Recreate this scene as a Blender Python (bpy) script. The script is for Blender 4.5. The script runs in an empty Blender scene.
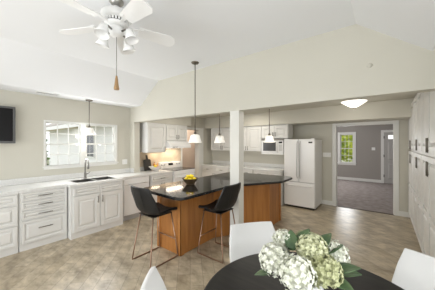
import bpy, bmesh, math, random
from mathutils import Vector, Matrix
random.seed(7)
R = math.radians
scn = bpy.context.scene
col = scn.collection

# ---------------------------------------------------------------- camera
cd = bpy.data.cameras.new('camera'); cam = bpy.data.objects.new('camera', cd); col.objects.link(cam)
cam.location = (0, 0, 1.58); cam.rotation_euler = (R(90), 0, R(37.8))
cd.sensor_width = 36; cd.lens = 216/435*36; cd.shift_y = -1/435; cd.clip_start = .05
scn.camera = cam

# ---------------------------------------------------------------- world, exposure
w = bpy.data.worlds.new('sky'); scn.world = w; w.use_nodes = True
bg = w.node_tree.nodes['Background']; bg.inputs[0].default_value = (.95, .975, 1, 1); bg.inputs[1].default_value = 1.85
vs = scn.view_settings
vs.view_transform = 'Standard'; vs.look = 'None'; vs.exposure = 0.02; vs.gamma = 1; vs.use_curve_mapping = False

# ---------------------------------------------------------------- large lights: window daylight, plus added fill from unseen sides
def area(name, loc, rot, sx, sy, power, color=(1, 1, 1), spread=180):
    l = bpy.data.lights.new(name, 'AREA'); l.shape = 'RECTANGLE'; l.size = sx; l.size_y = sy
    l.energy = power; l.color = color; l.spread = R(spread)
    o = bpy.data.objects.new(name, l); col.objects.link(o); o.location = loc; o.rotation_euler = [R(a) for a in rot]
    return o
area('fill_south_opening', (-2.2, -2.36, 1.15), (124, 0, 0), 3.6, 2.0, 90, (.955, .98, 1))  # added fill from an unseen south opening, tilted up to brighten the ceiling
area('fill_east_opening', (.80, .2, 1.15), (0, 95, 0), 2.0, 2.2, 27, (.955, .98, 1))  # added fill from an unseen opening in the east wall
area('daylight_sink_window', (-4.74, 1.8, 1.58), (0, -90, 0),   .75, 1.2, 19, (.97, .98, 1))
area('daylight_far_window', (-1.33, 10.9, 1.4), (-90, 0, 0), .5, 1.2, 16, (.97, .98, 1))
area('fill_far_room', (-3.3, 8.5, 1.4), (0, -90, 0), 1.3, 1.6, 60, (1, .97, .95))  # no window behind this lamp; added to brighten the grey room

# ---------------------------------------------------------------- materials
M = {}
def mat(name, rgb, rough=.5, metal=0, spec=.5, noise=None, bump=None, emit=None, coat=0, sheen=0):
    m = bpy.data.materials.new(name); m.use_nodes = True; nt = m.node_tree
    b = nt.nodes['Principled BSDF']
    b.inputs['Base Color'].default_value = (*rgb, 1); b.inputs['Roughness'].default_value = rough
    b.inputs['Metallic'].default_value = metal; b.inputs['Specular IOR Level'].default_value = spec
    b.inputs['Coat Weight'].default_value = coat
    tc = nt.nodes.new('ShaderNodeTexCoord')
    if noise:                                            # (scale xyz, second colour, detail)
        sc, rgb2, det = noise
        mp = nt.nodes.new('ShaderNodeMapping'); mp.inputs['Scale'].default_value = sc
        nt.links.new(tc.outputs['Object'], mp.inputs[0])
        n = nt.nodes.new('ShaderNodeTexNoise'); n.inputs['Scale'].default_value = 1; n.inputs['Detail'].default_value = det
        nt.links.new(mp.outputs[0], n.inputs['Vector'])
        r = nt.nodes.new('ShaderNodeValToRGB'); r.color_ramp.elements[0].position = .35; r.color_ramp.elements[1].position = .65
        r.color_ramp.elements[0].color = (*rgb, 1); r.color_ramp.elements[1].color = (*rgb2, 1)
        nt.links.new(n.outputs[0], r.inputs[0]); nt.links.new(r.outputs[0], b.inputs['Base Color'])
    if bump:
        n2 = nt.nodes.new('ShaderNodeTexNoise'); n2.inputs['Scale'].default_value = bump[0]; n2.inputs['Detail'].default_value = 3
        nt.links.new(tc.outputs['Object'], n2.inputs['Vector'])
        bp = nt.nodes.new('ShaderNodeBump'); bp.inputs['Strength'].default_value = bump[1]; bp.inputs['Distance'].default_value = .01
        nt.links.new(n2.outputs[0], bp.inputs['Height']); nt.links.new(bp.outputs[0], b.inputs['Normal'])
    if emit:
        b.inputs['Emission Color'].default_value = (*emit[0], 1); b.inputs['Emission Strength'].default_value = emit[1]
    M[name] = m
    return m

mat('wall_paint', (.60, .58, .505), .9, noise=((1.5, 1.5, 1.5), (.615, .595, .52), 2), bump=(180, .05))
mat('column_paint', (.74, .73, .68), .7, bump=(160, .03))
mat('ceiling_paint', (.82, .83, .84), .95, bump=(160, .05))
mat('white_trim', (.80, .80, .77), .45, bump=(60, .02))
mat('grey_paint', (.355, .333, .308), .9, bump=(160, .05))
mat('hall_paint', (.55, .45, .37), .9, bump=(160, .05))
mat('cabinet_white', (.76, .755, .73), .4, noise=((3, 3, 12), (.74, .735, .71), 2))
mat('counter_white', (.80, .80, .785), .18, noise=((60, 60, 60), (.72, .72, .70), 3))
mat('appliance_white', (.84, .84, .835), .22, bump=(250, .03))
mat('granite', (.012, .012, .013), .09, noise=((55, 55, 55), (.03, .029, .027), 4), spec=.45)
mat('island_wood', (.50, .215, .058), .36, noise=((14, 14, 1.3), (.37, .145, .036), 5))
mat('black_leather', (.010, .010, .0105), .46, spec=.4, bump=(70, .12))
mat('copper_wire', (.36, .235, .17), .3, 1)
mat('nickel', (.24, .225, .20), .33, 1)
mat('bronze', (.16, .14, .115), .4, .8)
mat('dark_metal', (.05, .046, .042), .4, .7)
mat('steel', (.42, .41, .39), .28, 1)
mat('faucet_metal', (.26, .25, .235), .3, 1)
mat('white_leather', (.72, .72, .71), .42, bump=(90, .06))
mat('white_metal', (.82, .82, .81), .35)
mat('chrome', (.75, .75, .75), .12, 1)
mat('table_black', (.010, .0095, .009), .42, noise=((3, 40, 10), (.020, .018, .016), 4), spec=.22)
mat('tv_black', (.012, .012, .013), .35)
mat('tv_screen', (.008, .0075, .008), .3, spec=.2)
mat('tv_frame', (.10, .10, .10), .35)
mat('black_glass', (.01, .01, .011), .1)
mat('fan_white', (.84, .84, .83), .4)
mat('tassel_wood', (.36, .22, .10), .55, noise=((30, 30, 4), (.27, .16, .07), 3))
mat('shade_frosted', (.86, .86, .85), .35)
mat('shade_lit', (.95, .93, .88), .45, emit=((1, .95, .86), .22))
mat('lamp_lit', (1, .97, .9), .5, emit=((1, .96, .88), 4))
mat('tile_beige', (.62, .53, .41), .35, noise=((7, 7, 7), (.54, .45, .34), 2))
mat('plate_white', (.86, .86, .84), .4)
mat('vent_grey', (.42, .42, .42), .5)
mat('black_board', (.018, .017, .016), .55)
mat('lemon', (.86, .66, .02), .4, bump=(60, .15))
mat('bowl_wood', (.16, .105, .055), .45, noise=((18, 18, 18), (.09, .06, .03), 3))
mat('apple_red', (.42, .05, .03), .3); mat('pear_green', (.40, .42, .10), .4); mat('orange_peel', (.75, .30, .04), .45)
mat('amber', (.55, .24, .05), .2)
mat('cork', (.45, .30, .16), .8)
mat('petal_white', (.86, .86, .78), .6, noise=((50, 50, 50), (.68, .70, .56), 3))
mat('petal_green', (.56, .57, .34), .6, noise=((50, 50, 50), (.38, .40, .20), 3))
mat('petal_pale', (.70, .71, .50), .6, noise=((50, 50, 50), (.50, .52, .30), 3))
mat('leaf', (.055, .11, .045), .45, noise=((20, 20, 20), (.10, .16, .07), 3))
mat('stem', (.10, .18, .06), .6)
mat('siding', (.80, .80, .78), .7, bump=(40, .05))
mat('eave', (.62, .54, .42), .7, bump=(30, .1))
mat('roof_shingle', (.42, .38, .34), .9, noise=((10, 10, 10), (.30, .28, .25), 3))
mat('dark_pane', (.05, .055, .06), .15)
mat('shutter', (.10, .09, .10), .6)
mat('bush', (.10, .19, .035), .6, noise=((9, 9, 9), (.03, .07, .015), 4))
mat('bright_foliage', (.60, .66, .06), .6, noise=((5, 5, 5), (.22, .32, .03), 4))
mat('bark', (.30, .24, .19), .9, bump=(30, .5))
mat('lawn', (.26, .28, .17), .9, noise=((6, 6, 6), (.32, .32, .22), 4))
mat('snow_concrete', (.6, .6, .58), .9, bump=(30, .1))
mat('carpet', (.40, .355, .335), 1.0, noise=((7, 7, 7), (.30, .265, .25), 6), bump=(220, .5), spec=.1)
mat('threshold', (.10, .07, .05), .5, noise=((3, 30, 30), (.07, .05, .035), 3))
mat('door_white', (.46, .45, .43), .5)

def glass_mat():
    m = bpy.data.materials.new('window_glass'); m.use_nodes = True; nt = m.node_tree; nt.nodes.clear()
    out = nt.nodes.new('ShaderNodeOutputMaterial'); mx = nt.nodes.new('ShaderNodeMixShader')
    tr = nt.nodes.new('ShaderNodeBsdfTransparent'); gl = nt.nodes.new('ShaderNodeBsdfGlossy'); gl.inputs['Roughness'].default_value = .02
    mx.inputs[0].default_value = .03
    nt.links.new(tr.outputs[0], mx.inputs[1]); nt.links.new(gl.outputs[0], mx.inputs[2]); nt.links.new(mx.outputs[0], out.inputs[0])
    M['glass'] = m
    m2 = bpy.data.materials.new('bowl_glass'); m2.use_nodes = True; nt = m2.node_tree; nt.nodes.clear()
    out = nt.nodes.new('ShaderNodeOutputMaterial'); mx = nt.nodes.new('ShaderNodeMixShader')
    tr = nt.nodes.new('ShaderNodeBsdfTransparent'); gl = nt.nodes.new('ShaderNodeBsdfPrincipled'); gl.inputs['Roughness'].default_value = .08
    gl.inputs['Base Color'].default_value = (.75, .76, .76, 1); mx.inputs[0].default_value = .5
    nt.links.new(tr.outputs[0], mx.inputs[1]); nt.links.new(gl.outputs[0], mx.inputs[2]); nt.links.new(mx.outputs[0], out.inputs[0])
    M['bowl_glass'] = m2
glass_mat()

def floor_mat():                                        # stone-look tiles laid on the diagonal
    m = bpy.data.materials.new('floor_tile'); m.use_nodes = True; nt = m.node_tree; b = nt.nodes['Principled BSDF']; L = nt.links.new
    tc = nt.nodes.new('ShaderNodeTexCoord'); mp = nt.nodes.new('ShaderNodeMapping'); mp.inputs['Rotation'].default_value = (0, 0, R(45))
    L(tc.outputs['Object'], mp.inputs[0])
    br = nt.nodes.new('ShaderNodeTexBrick'); br.inputs['Scale'].default_value = 1; br.offset = .5
    br.inputs['Brick Width'].default_value = .44; br.inputs['Row Height'].default_value = .15; br.inputs['Mortar Size'].default_value = .003
    br.inputs['Color1'].default_value = (.57, .49, .365, 1); br.inputs['Color2'].default_value = (.455, .378, .265, 1); br.inputs['Mortar'].default_value = (.34, .29, .22, 1)
    br.inputs['Bias'].default_value = -.1
    L(mp.outputs[0], br.inputs['Vector'])
    mp2 = nt.nodes.new('ShaderNodeMapping'); mp2.inputs['Rotation'].default_value = (0, 0, R(45)); mp2.inputs['Scale'].default_value = (3.5, 6, 3)
    L(tc.outputs['Object'], mp2.inputs[0])
    n = nt.nodes.new('ShaderNodeTexNoise'); n.inputs['Scale'].default_value = 1.2; n.inputs['Detail'].default_value = 6; n.inputs['Roughness'].default_value = .65
    L(mp2.outputs[0], n.inputs['Vector'])
    r = nt.nodes.new('ShaderNodeValToRGB'); r.color_ramp.elements[0].position = .33; r.color_ramp.elements[1].position = .68
    r.color_ramp.elements[0].color = (.50, .475, .44, 1); r.color_ramp.elements[1].color = (1.2, 1.2, 1.2, 1)
    L(n.outputs[0], r.inputs[0])
    mx = nt.nodes.new('ShaderNodeMixRGB'); mx.blend_type = 'MULTIPLY'; mx.inputs[0].default_value = .9
    L(br.outputs[0], mx.inputs[1]); L(r.outputs[0], mx.inputs[2]); L(mx.outputs[0], b.inputs['Base Color'])
    b.inputs['Roughness'].default_value = .30
    bp = nt.nodes.new('ShaderNodeBump'); bp.inputs['Strength'].default_value = .15; bp.inputs['Distance'].default_value = .004
    L(n.outputs[0], bp.inputs['Height']); L(bp.outputs[0], b.inputs['Normal'])
    M['floor_tile'] = m
floor_mat()

def backsplash_mat():
    m = M['tile_beige']; nt = m.node_tree; b = nt.nodes['Principled BSDF']
    tc = nt.nodes.new('ShaderNodeTexCoord'); mp = nt.nodes.new('ShaderNodeMapping'); mp.inputs['Rotation'].default_value = (0, R(90), 0)
    nt.links.new(tc.outputs['Object'], mp.inputs[0])
backsplash_mat()

# ---------------------------------------------------------------- mesh helpers
class MB:
    def __init__(s): s.b = bmesh.new()
    def box(s, a, c, mtx=None):
        x0, y0, z0 = [min(p, q) for p, q in zip(a, c)]; x1, y1, z1 = [max(p, q) for p, q in zip(a, c)]
        P = [(x0, y0, z0), (x1, y0, z0), (x1, y1, z0), (x0, y1, z0), (x0, y0, z1), (x1, y0, z1), (x1, y1, z1), (x0, y1, z1)]
        v = [s.b.verts.new((mtx @ Vector(p)) if mtx else p) for p in P]
        for f in ((0, 3, 2, 1), (4, 5, 6, 7), (0, 1, 5, 4), (1, 2, 6, 5), (2, 3, 7, 6), (3, 0, 4, 7)): s.b.faces.new([v[i] for i in f])
        return s
    def prism(s, pts, lo, hi, axis='z'):                 # polygon extruded along an axis
        def P(p, t): return (p[0], p[1], t) if axis == 'z' else ((p[0], t, p[1]) if axis == 'y' else (t, p[0], p[1]))
        a = [s.b.verts.new(P(p, lo)) for p in pts]; c = [s.b.verts.new(P(p, hi)) for p in pts]; n = len(pts)
        s.b.faces.new(a[::-1]); s.b.faces.new(c)
        for i in range(n): s.b.faces.new((a[i], a[(i+1) % n], c[(i+1) % n], c[i]))
        return s
    def frustum(s, x0, x1, z0, z1, y0, y1, ins):         # raised panel standing out towards -y
        a = [s.b.verts.new(p) for p in ((x0, y0, z0), (x1, y0, z0), (x1, y0, z1), (x0, y0, z1))]
        c = [s.b.verts.new(p) for p in ((x0+ins, y1, z0+ins), (x1-ins, y1, z0+ins), (x1-ins, y1, z1-ins), (x0+ins, y1, z1-ins))]
        s.b.faces.new(c)
        for i in range(4): s.b.faces.new((a[i], a[(i+1) % 4], c[(i+1) % 4], c[i]))
        return s
    def lathe(s, prof, c=(0, 0, 0), n=24, mtx=None):     # (radius, z) profile
        rings = []
        for r_, z in prof:
            if r_ < 1e-5:
                p = Vector((c[0], c[1], c[2]+z)); rings.append([s.b.verts.new(mtx @ p if mtx else p)])
            else:
                ring = []
                for i in range(n):
                    p = Vector((c[0]+r_*math.cos(2*math.pi*i/n), c[1]+r_*math.sin(2*math.pi*i/n), c[2]+z))
                    ring.append(s.b.verts.new(mtx @ p if mtx else p))
                rings.append(ring)
        for A, B in zip(rings, rings[1:]):
            for i in range(n):
                j = (i+1) % n
                if len(A) == 1 and len(B) == 1: continue
                if len(A) == 1: s.b.faces.new((A[0], B[j], B[i]))
                elif len(B) == 1: s.b.faces.new((A[i], A[j], B[0]))
                else: s.b.faces.new((A[i], A[j], B[j], B[i]))
        return s
    def tube(s, pts, r_, n=8, closed=False):
        pts = [Vector(p) for p in pts]; rings = []; N = len(pts)
        for k, p in enumerate(pts):
            if closed: d = pts[(k+1) % N]-pts[k-1]
            else: d = pts[min(k+1, N-1)]-pts[max(k-1, 0)]
            d.normalize(); up = Vector((0, 0, 1)) if abs(d.z) < .95 else Vector((1, 0, 0))
            a = d.cross(up).normalized(); b_ = d.cross(a)
            rr = r_[k] if isinstance(r_, (list, tuple)) else r_
            rings.append([s.b.verts.new(p+a*rr*math.cos(2*math.pi*i/n)+b_*rr*math.sin(2*math.pi*i/n)) for i in range(n)])
        pairs = list(zip(rings, rings[1:]))+([(rings[-1], rings[0])] if closed else [])
        for A, B in pairs:
            for i in range(n): s.b.faces.new((A[i], A[(i+1) % n], B[(i+1) % n], B[i]))
        if not closed: s.b.faces.new(rings[0][::-1]); s.b.faces.new(rings[-1])
        return s
    def ball(s, c, r_, n=2, sq=(1, 1, 1), jit=0):
        mt = Matrix.Translation(c) @ Matrix.Diagonal((r_*sq[0], r_*sq[1], r_*sq[2], 1))
        g = bmesh.ops.create_icosphere(s.b, subdivisions=n, radius=1, matrix=mt)
        if jit:
            for v in g['verts']: v.co += Vector([random.uniform(-jit, jit) for _ in range(3)])
        return s
    def build(s, name, m, parent=None, smooth=False, bevel=0, mtx=None, segs=2):
        bmesh.ops.recalc_face_normals(s.b, faces=s.b.faces[:])
        me = bpy.data.meshes.new(name); s.b.to_mesh(me); s.b.free()
        me.materials.append(M[m] if isinstance(m, str) else m)
        if mtx: me.transform(mtx)
        o = bpy.data.objects.new(name, me); col.objects.link(o)
        if parent: o.parent = parent
        if smooth:
            for p in me.polygons: p.use_smooth = True
        if bevel:
            bv = o.modifiers.new('bevel', 'BEVEL'); bv.width = bevel; bv.segments = segs; bv.limit_method = 'ANGLE'; bv.angle_limit = R(40)
        return o

def tag(o, label, cat, group=None):
    o['label'] = label; o['category'] = cat
    if group: o['group'] = group
    return o
def thing(name, label, cat, loc=(0, 0, 0), rz=0, group=None):
    o = bpy.data.objects.new(name, None); o.empty_display_size = .1; col.objects.link(o)
    o.location = loc; o.rotation_euler = (0, 0, R(rz)); return tag(o, label, cat, group)
def struct(o): o['kind'] = 'structure'; return o
def copy_tree(o, parent=None):
    c = o.copy(); col.objects.link(c)
    if parent: c.parent = parent
    for ch in list(o.children): copy_tree(ch, c)
    return c
def arc(cx, cy, r_, a0, a1, n): return [(cx+r_*math.cos(R(a0+(a1-a0)*i/n)), cy+r_*math.sin(R(a0+(a1-a0)*i/n))) for i in range(n+1)]
def wall_with_holes(mb, u0, u1, z0, z1, holes, put):     # holes: (u0,u1,z0,z1) sorted along u
    cur = u0
    for a, b_, c, d in holes:
        if a > cur: put(mb, cur, a, z0, z1)
        if c > z0: put(mb, a, b_, z0, c)
        if d < z1: put(mb, a, b_, d, z1)
        cur = b_
    if cur < u1: put(mb, cur, u1, z0, z1)

# ================================================================ the setting
WX = -4.8; EX = .84; SY = -2.4; BY = 2.79; BT = .14; NY = 6.2; TOP = 2.89; LOW = 2.44; HB = 2.09
struct(MB().box((WX-.15, SY-.15, -.1), (EX+.15, NY, 0)).build('floor', 'floor_tile'))
struct(MB().box((-4.5, NY, -.1), (2.6, 11.15, -.002)).build('floor.001', 'carpet'))
struct(MB().box((-1.0, NY-.02, -.0), (.17, NY+.05, .008)).build('trim_1', 'threshold', bevel=.003))

# tray ceiling of the dining side, flat kitchen ceiling, ceiling of the grey room
prof = [(WX-.15, LOW), (-4.36, LOW), (-3.71, TOP), (-.25, TOP), (.34, LOW), (EX+.15, LOW), (EX+.15, 3.1), (WX-.15, 3.1)]
struct(MB().prism(prof, SY-.15, BY, 'y').build('ceiling', 'ceiling_paint'))
struct(MB().box((WX-.15, BY+BT, 2.45), (EX+.15, NY+.12, 2.6)).build('ceiling.001', 'wall_paint'))  # beige colour stands in for the dimness of a white ceiling
struct(MB().box((-4.5, NY+.12, 2.45), (2.6, 11.15, 2.6)).build('ceiling.002', 'ceiling_paint'))

# window wall (west) with the double window and the hall opening beyond the range
WW = (1.165, 2.44, 1.175, 1.985)
mb = MB()
wall_with_holes(mb, SY-.15, NY, 0, 2.6, [WW, (4.46, 5.18, 0, 2.03)], lambda m, a, b_, c, d: m.box((WX-.15, a, c), (WX, b_, d)))
struct(mb.build('wall_west', 'wall_paint'))
mb = MB()
wall_with_holes(mb, SY, NY, 0, 2.6, [(-1.0, 1.4, .05, 2.1)], lambda m, a, b_, c, d: m.box((EX, a, c), (EX+.15, b_, d)))
struct(mb.build('wall_east', 'wall_paint'))
mb = MB()
wall_with_holes(mb, WX, EX, 0, 2.95, [(-4.1, -.3, .05, 2.2)], lambda m, a, b_, c, d: m.box((a, SY-.15, c), (b_, SY, d)))
struct(mb.build('wall_south', 'wall_paint'))
# beam wall between dining side and kitchen: header, stub at the window wall, end stub
mb = MB()
mb.prism([(WX, HB), (EX, HB), (EX, LOW), (.34, LOW), (-.25, TOP), (-3.71, TOP), (-4.36, LOW), (WX, LOW)], BY, BY+BT, 'y')
mb.box((WX, BY, 0), (-4.62, BY+BT, HB)); mb.box((.44, BY, 0), (EX, BY+BT, HB))
struct(mb.build('wall_middle', 'wall_paint'))
struct(MB().box((-1.917, BY, 0), (-1.753, BY+BT, HB)).build('column', 'column_paint'))
mb = MB(); mb.box((-1.929, BY-.012, 0), (-1.741, BY+BT+.012, .12))
struct(mb.build('baseboard_column', 'white_trim', bevel=.004))
# north wall: forward section behind the far cabinets, and the doorway wall
mb = MB(); mb.box((WX, 5.9, 0), (-2.07, NY+.12, 2.6))
wall_with_holes(mb, -2.07, EX, 0, 2.6, [(-.985, .155, 0, 2.04)], lambda m, a, b_, c, d: m.box((a, NY, c), (b_, NY+.12, d)))
struct(mb.build('wall_north', 'wall_paint'))
struct(MB().box((WX, 5.5, 2.10), (EX, 5.9, 2.449)).box((-2.07, 5.9, 2.10), (EX, NY, 2.449)).build('trim_2', 'wall_paint'))      # bulkhead over the far wall
struct(MB().box((WX, BY+BT, 2.10), (-4.45, 4.48, 2.449)).build('trim_3', 'wall_paint'))                                      # bulkhead over the range wall
# doorway casing
mb = MB()
mb.box((-1.07, NY-.02, 0), (-.985, NY, 2.125)).box((.155, NY-.02, 0), (.24, NY, 2.125)).box((-.985, NY-.02, 2.04), (.155, NY, 2.125))
mb.box((-.99, NY, 0), (-.975, NY+.12, 2.04)).box((.145, NY, 0), (.16, NY+.12, 2.04)).box((-.985, NY, 2.03), (.155, NY+.12, 2.045))
struct(mb.build('trim_4', 'white_trim', bevel=.004))
# hall opening casing and the hall behind it
mb = MB()
mb.box((WX, 5.18, 0), (WX+.02, 5.40, 2.10)).box((WX, 4.40, 0), (WX+.02, 4.46, 2.10)).box((WX, 4.46, 2.03), (WX+.02, 5.18, 2.10))
mb.box((WX-.15, 5.165, 0), (WX, 5.18, 2.03)).box((WX-.15, 4.46, 0), (WX, 4.475, 2.03))
struct(mb.build('trim_5', 'white_trim', bevel=.004))
struct(MB().box((-6.1, 3.4, 0), (-6.0, 7.2, 2.5)).box((-6.1, 7.2, 0), (WX-.15, 7.3, 2.5)).box((-6.1, 3.3, 0), (WX-.15, 3.4, 2.5)).build('wall_hall', 'hall_paint'))
struct(MB().box((-6.1, 3.3, -.1), (WX-.15, 7.3, 0)).build('floor.002', 'floor_tile'))
struct(MB().box((-6.1, 3.3, 2.5), (WX-.15, 7.3, 2.6)).build('ceiling.003', 'ceiling_paint'))
# baseboards
struct(MB().box((-1.33, NY-.014, 0), (-1.07, NY, .11)).box((.24, NY-.014, 0), (.42, NY, .11)).build('baseboard_north', 'white_trim', bevel=.003))
struct(MB().box((-4.3, 10.986, 0), (-.1, 11.0, .12)).build('baseboard_back', 'white_trim', bevel=.003))
# grey room
mb = MB()
wall_with_holes(mb, -4.5, 2.6, 0, 2.6, [(-1.58, -1.09, .76, 2.0)], lambda m, a, b_, c, d: m.box((a, 11, c), (b_, 11.15, d)))
struct(mb.build('wall_back', 'grey_paint'))
struct(MB().box((-4.5, NY+.12, 0), (-4.35, 11, 2.6)).build('wall_far_west', 'grey_paint'))
struct(MB().box((2.45, NY+.12, 0), (2.6, 11, 2.6)).build('wall_far_east', 'grey_paint'))
mb = MB(); mb.box((-4.35, NY+.12, 0), (-1.07, NY+.13, 2.45)).box((.24, NY+.12, 0), (2.45, NY+.13, 2.45)).box((-1.07, NY+.12, 2.125), (.24, NY+.13, 2.45))
struct(mb.build('wall_far_south', 'grey_paint'))

# ---- windows: casing, two double-hung sashes with muntins, panes
def dh_unit(parent, u0, u1, z0, z1, put, nc, nr, f):
    zm = (z0+z1)/2
    for k, (a, b_, off) in enumerate(((zm-.014, z1, .0), (z0, zm+.014, .03))):
        m = MB(); put(m, u0, u0+f, a, b_, off, .03); put(m, u1-f, u1, a, b_, off, .03); put(m, u0+f, u1-f, a, a+f, off, .03); put(m, u0+f, u1-f, b_-f, b_, off, .03)
        for i in range(1, nc): c = u0+f+(u1-u0-2*f)*i/nc; put(m, c-.007, c+.007, a+f, b_-f, off+.006, .016)
        for i in range(1, nr): c = a+f+(b_-a-2*f)*i/nr; put(m, u0+f, u1-f, c-.007, c+.007, off+.007, .014)
        s = m.build('sash', 'white_trim', parent)
        g = MB(); put(g, u0+f, u1-f, a+f, b_-f, off+.012, .004); g.build('pane', 'glass', s)
win = MB()
pw = lambda m, a, b_, c, d, off=0, t=.02: m.box((WX-.08+off, a, c), (WX-.08+off+t, b_, d))
win.box((WX, 1.14, 1.13), (WX+.014, 1.165, 2.01)).box((WX, 2.44, 1.13), (WX+.014, 2.475, 2.01)).box((WX, 1.165, 1.985), (WX+.014, 2.44, 2.01))
win.box((WX-.12, 1.735, 1.175), (WX+.008, 1.835, 1.985))
win.box((WX-.15, 1.12, 1.155), (WX+.035, 2.49, 1.175)).box((WX, 1.14, 1.12), (WX+.012, 2.47, 1.155))
win.box((WX-.15, 1.165, 1.175), (WX, 1.17, 1.985)).box((WX-.15, 2.43, 1.175), (WX, 2.44, 1.985)).box((WX-.15, 1.165, 1.98), (WX, 2.44, 1.985))
wo = struct(win.build('window_1', 'white_trim', bevel=.003))
dh_unit(wo, 1.17, 1.735, 1.175, 1.98, pw, 3, 2, .02); dh_unit(wo, 1.835, 2.43, 1.175, 1.98, pw, 3, 2, .02)
win = MB()
pb = lambda m, a, b_, c, d, off=0, t=.02: m.box((a, 11.1-off-t, c), (b_, 11.1-off, d))
win.box((-1.68, 10.98, .66), (-1.58, 11, 2.1)).box((-1.09, 10.98, .66), (-.99, 11, 2.1)).box((-1.58, 10.98, 2.0), (-1.09, 11, 2.1)).box((-1.7, 10.94, .73), (-.97, 11.0, .76)).box((-1.58, 10.985, .66), (-1.09, 11, .73))
wo = struct(win.build('window_2', 'white_trim', bevel=.003))
dh_unit(wo, -1.58, -1.09, .76, 2.0, pb, 3, 2, .028)
# unseen glazed openings added to light the dining side (behind and beside the camera)
for nm, pts in (('added_window_south', [((-4.1, SY-.1, .05), (-4.03, SY-.04, 2.2)), ((-.37, SY-.1, .05), (-.3, SY-.04, 2.2)), ((-2.24, SY-.1, .05), (-2.16, SY-.04, 2.2)), ((-4.03, SY-.1, .05), (-.37, SY-.04, .13)), ((-4.03, SY-.1, 2.12), (-.37, SY-.04, 2.2))]),
                ('added_window_east', [((EX+.04, -1.0, .05), (EX+.1, -.93, 2.1)), ((EX+.04, 1.33, .05), (EX+.1, 1.4, 2.1)), ((EX+.04, -.93, .05), (EX+.1, 1.33, .13)), ((EX+.04, -.93, 2.03), (EX+.1, 1.33, 2.1))])):
    m = MB()
    for a, b_ in pts: m.box(a, b_)
    wo = struct(m.build(nm, 'white_trim'))
    g = MB()
    if nm == 'added_window_south': g.box((-4.03, SY-.075, .13), (-.37, SY-.07, 2.12))
    else: g.box((EX+.065, -.93, .13), (EX+.07, 1.33, 2.03))
    g.build('pane', 'glass', wo)
# white entry door of the grey room
do = struct(MB().box((-.03, 10.955, .01), (.83, 10.99, 2.04)).build('door_1', 'door_white'))
m = MB()
for a in (.09, .45):
    for z0, z1 in ((.2, .8), (.95, 1.68)): m.frustum(a, a+.28, z0, z1, 10.955, 10.943, .03)
m.build('panel', 'door_white', do)
MB().box((.10, 10.948, 1.78), (.73, 10.955, 1.93)).build('pane', mat('lit_pane', (.9, .9, .9), .3, emit=((1, 1, 1), 1.0)), do)['label'] = 'bright glass light in the top of the door'
for z in (.3, 1.1, 1.85): MB().box((-.045, 10.945, z-.05), (-.02, 10.957, z+.05)).build('hinge', 'dark_metal', do)
struct(MB().box((-.13, 10.97, 0), (-.035, 11, 2.14)).box((.835, 10.97, 0), (.93, 11, 2.14)).box((-.035, 10.97, 2.045), (.835, 11, 2.14)).build('trim_6', 'white_trim', bevel=.004))

# ================================================================ kitchen joinery
def pull(parent, x, z, vertical, L=.13, m='nickel', name='handle'):
    a = MB()
    p0, p1 = ((x, -.045, z-L/2), (x, -.045, z+L/2)) if vertical else ((x-L/2, -.045, z), (x+L/2, -.045, z))
    a.tube([p0, p1], .0065, 8)
    for t in (.14, .86):
        q = [p0[i]+(p1[i]-p0[i])*t for i in range(3)]; a.tube([q, (q[0], -.012, q[2])], .0055, 8)
    return a.build(name, m, parent, smooth=True)
def panel(parent, kind, x0, x1, z0, z1, rails=(), fw=None, m='cabinet_white', g=.005, F=.026):
    x0 += g; x1 -= g; z0 += g; z1 -= g; a = MB()
    fw = fw or (.065 if kind == 'door' else min(.035, (z1-z0)*.22))
    a.box((x0, -.007, z0), (x1, -.001, z1))
    a.box((x0, -F, z0), (x0+fw, -.007, z1)).box((x1-fw, -F, z0), (x1, -.007, z1))
    zs = [z0]+list(rails)+[z1]
    a.box((x0+fw, -F, z0), (x1-fw, -.007, z0+fw)).box((x0+fw, -F, z1-fw), (x1-fw, -.007, z1))
    for r_ in rails: a.box((x0+fw, -F, r_-fw/2), (x1-fw, -.007, r_+fw/2))
    for i in range(len(zs)-1):
        lo = zs[i]+(fw if i == 0 else fw/2)+.014; hi = zs[i+1]-(fw if i == len(zs)-2 else fw/2)-.014
        if hi-lo > .03: a.frustum(x0+fw+.014, x1-fw-.014, lo, hi, -.007, -F+.003, min(.028, (hi-lo)*.3))
    return a.build(kind, m, parent, bevel=.002, segs=1)
def cabinet(label, loc, rz, w_, d, z0, z1, fronts, kick=.09, group=None, name='base_cabinet', cat='cabinet', kick_in=.012, hollow=False, gap=.005, relief=.026):
    t = thing(name, label, cat, loc, rz, group)
    b_ = MB()
    if hollow: b_.box((0, 0, z0+kick), (w_, .02, z1)).box((0, .02, z0+kick), (.02, d, z1)).box((w_-.02, .02, z0+kick), (w_, d, z1)).box((.02, d-.02, z0+kick), (w_-.02, d, z1)).box((.02, .02, z0+kick), (w_-.02, d-.02, z0+kick+.02))
    else: b_.box((0, 0, z0+kick), (w_, d, z1))
    b_.build('body', 'cabinet_white', t, bevel=.002, segs=1)
    if kick: MB().box((.002, kick_in, z0), (w_-.002, d, z0+kick)).build('toe_kick', 'cabinet_white', t)
    for f in fronts:
        kind, x0, x1, a, c = f[:5]; h = f[5] if len(f) > 5 else None; rails = f[6] if len(f) > 6 else ()
        p = panel(t, kind, x0, x1, a, c, rails, g=gap, F=relief)
        if h: pull(p, h[0], h[1], h[2], h[3] if len(h) > 3 else .13)
    return t
CT = .87
g_dr = 'base cabinets along the window wall'
def drawers(w_, rows, L=.18): return [('drawer', .015, w_-.015, a, c, (w_/2, (a+c)/2+(.0 if c-a < .2 else .03), False, L)) for a, c in rows]
cabinet('white base cabinet with three drawers below the wall television', (-4.2, .0, 0), 90, .708, .59, 0, CT, drawers(.708, ((.70, .85), (.41, .69), (.11, .40))), group=g_dr)
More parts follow.
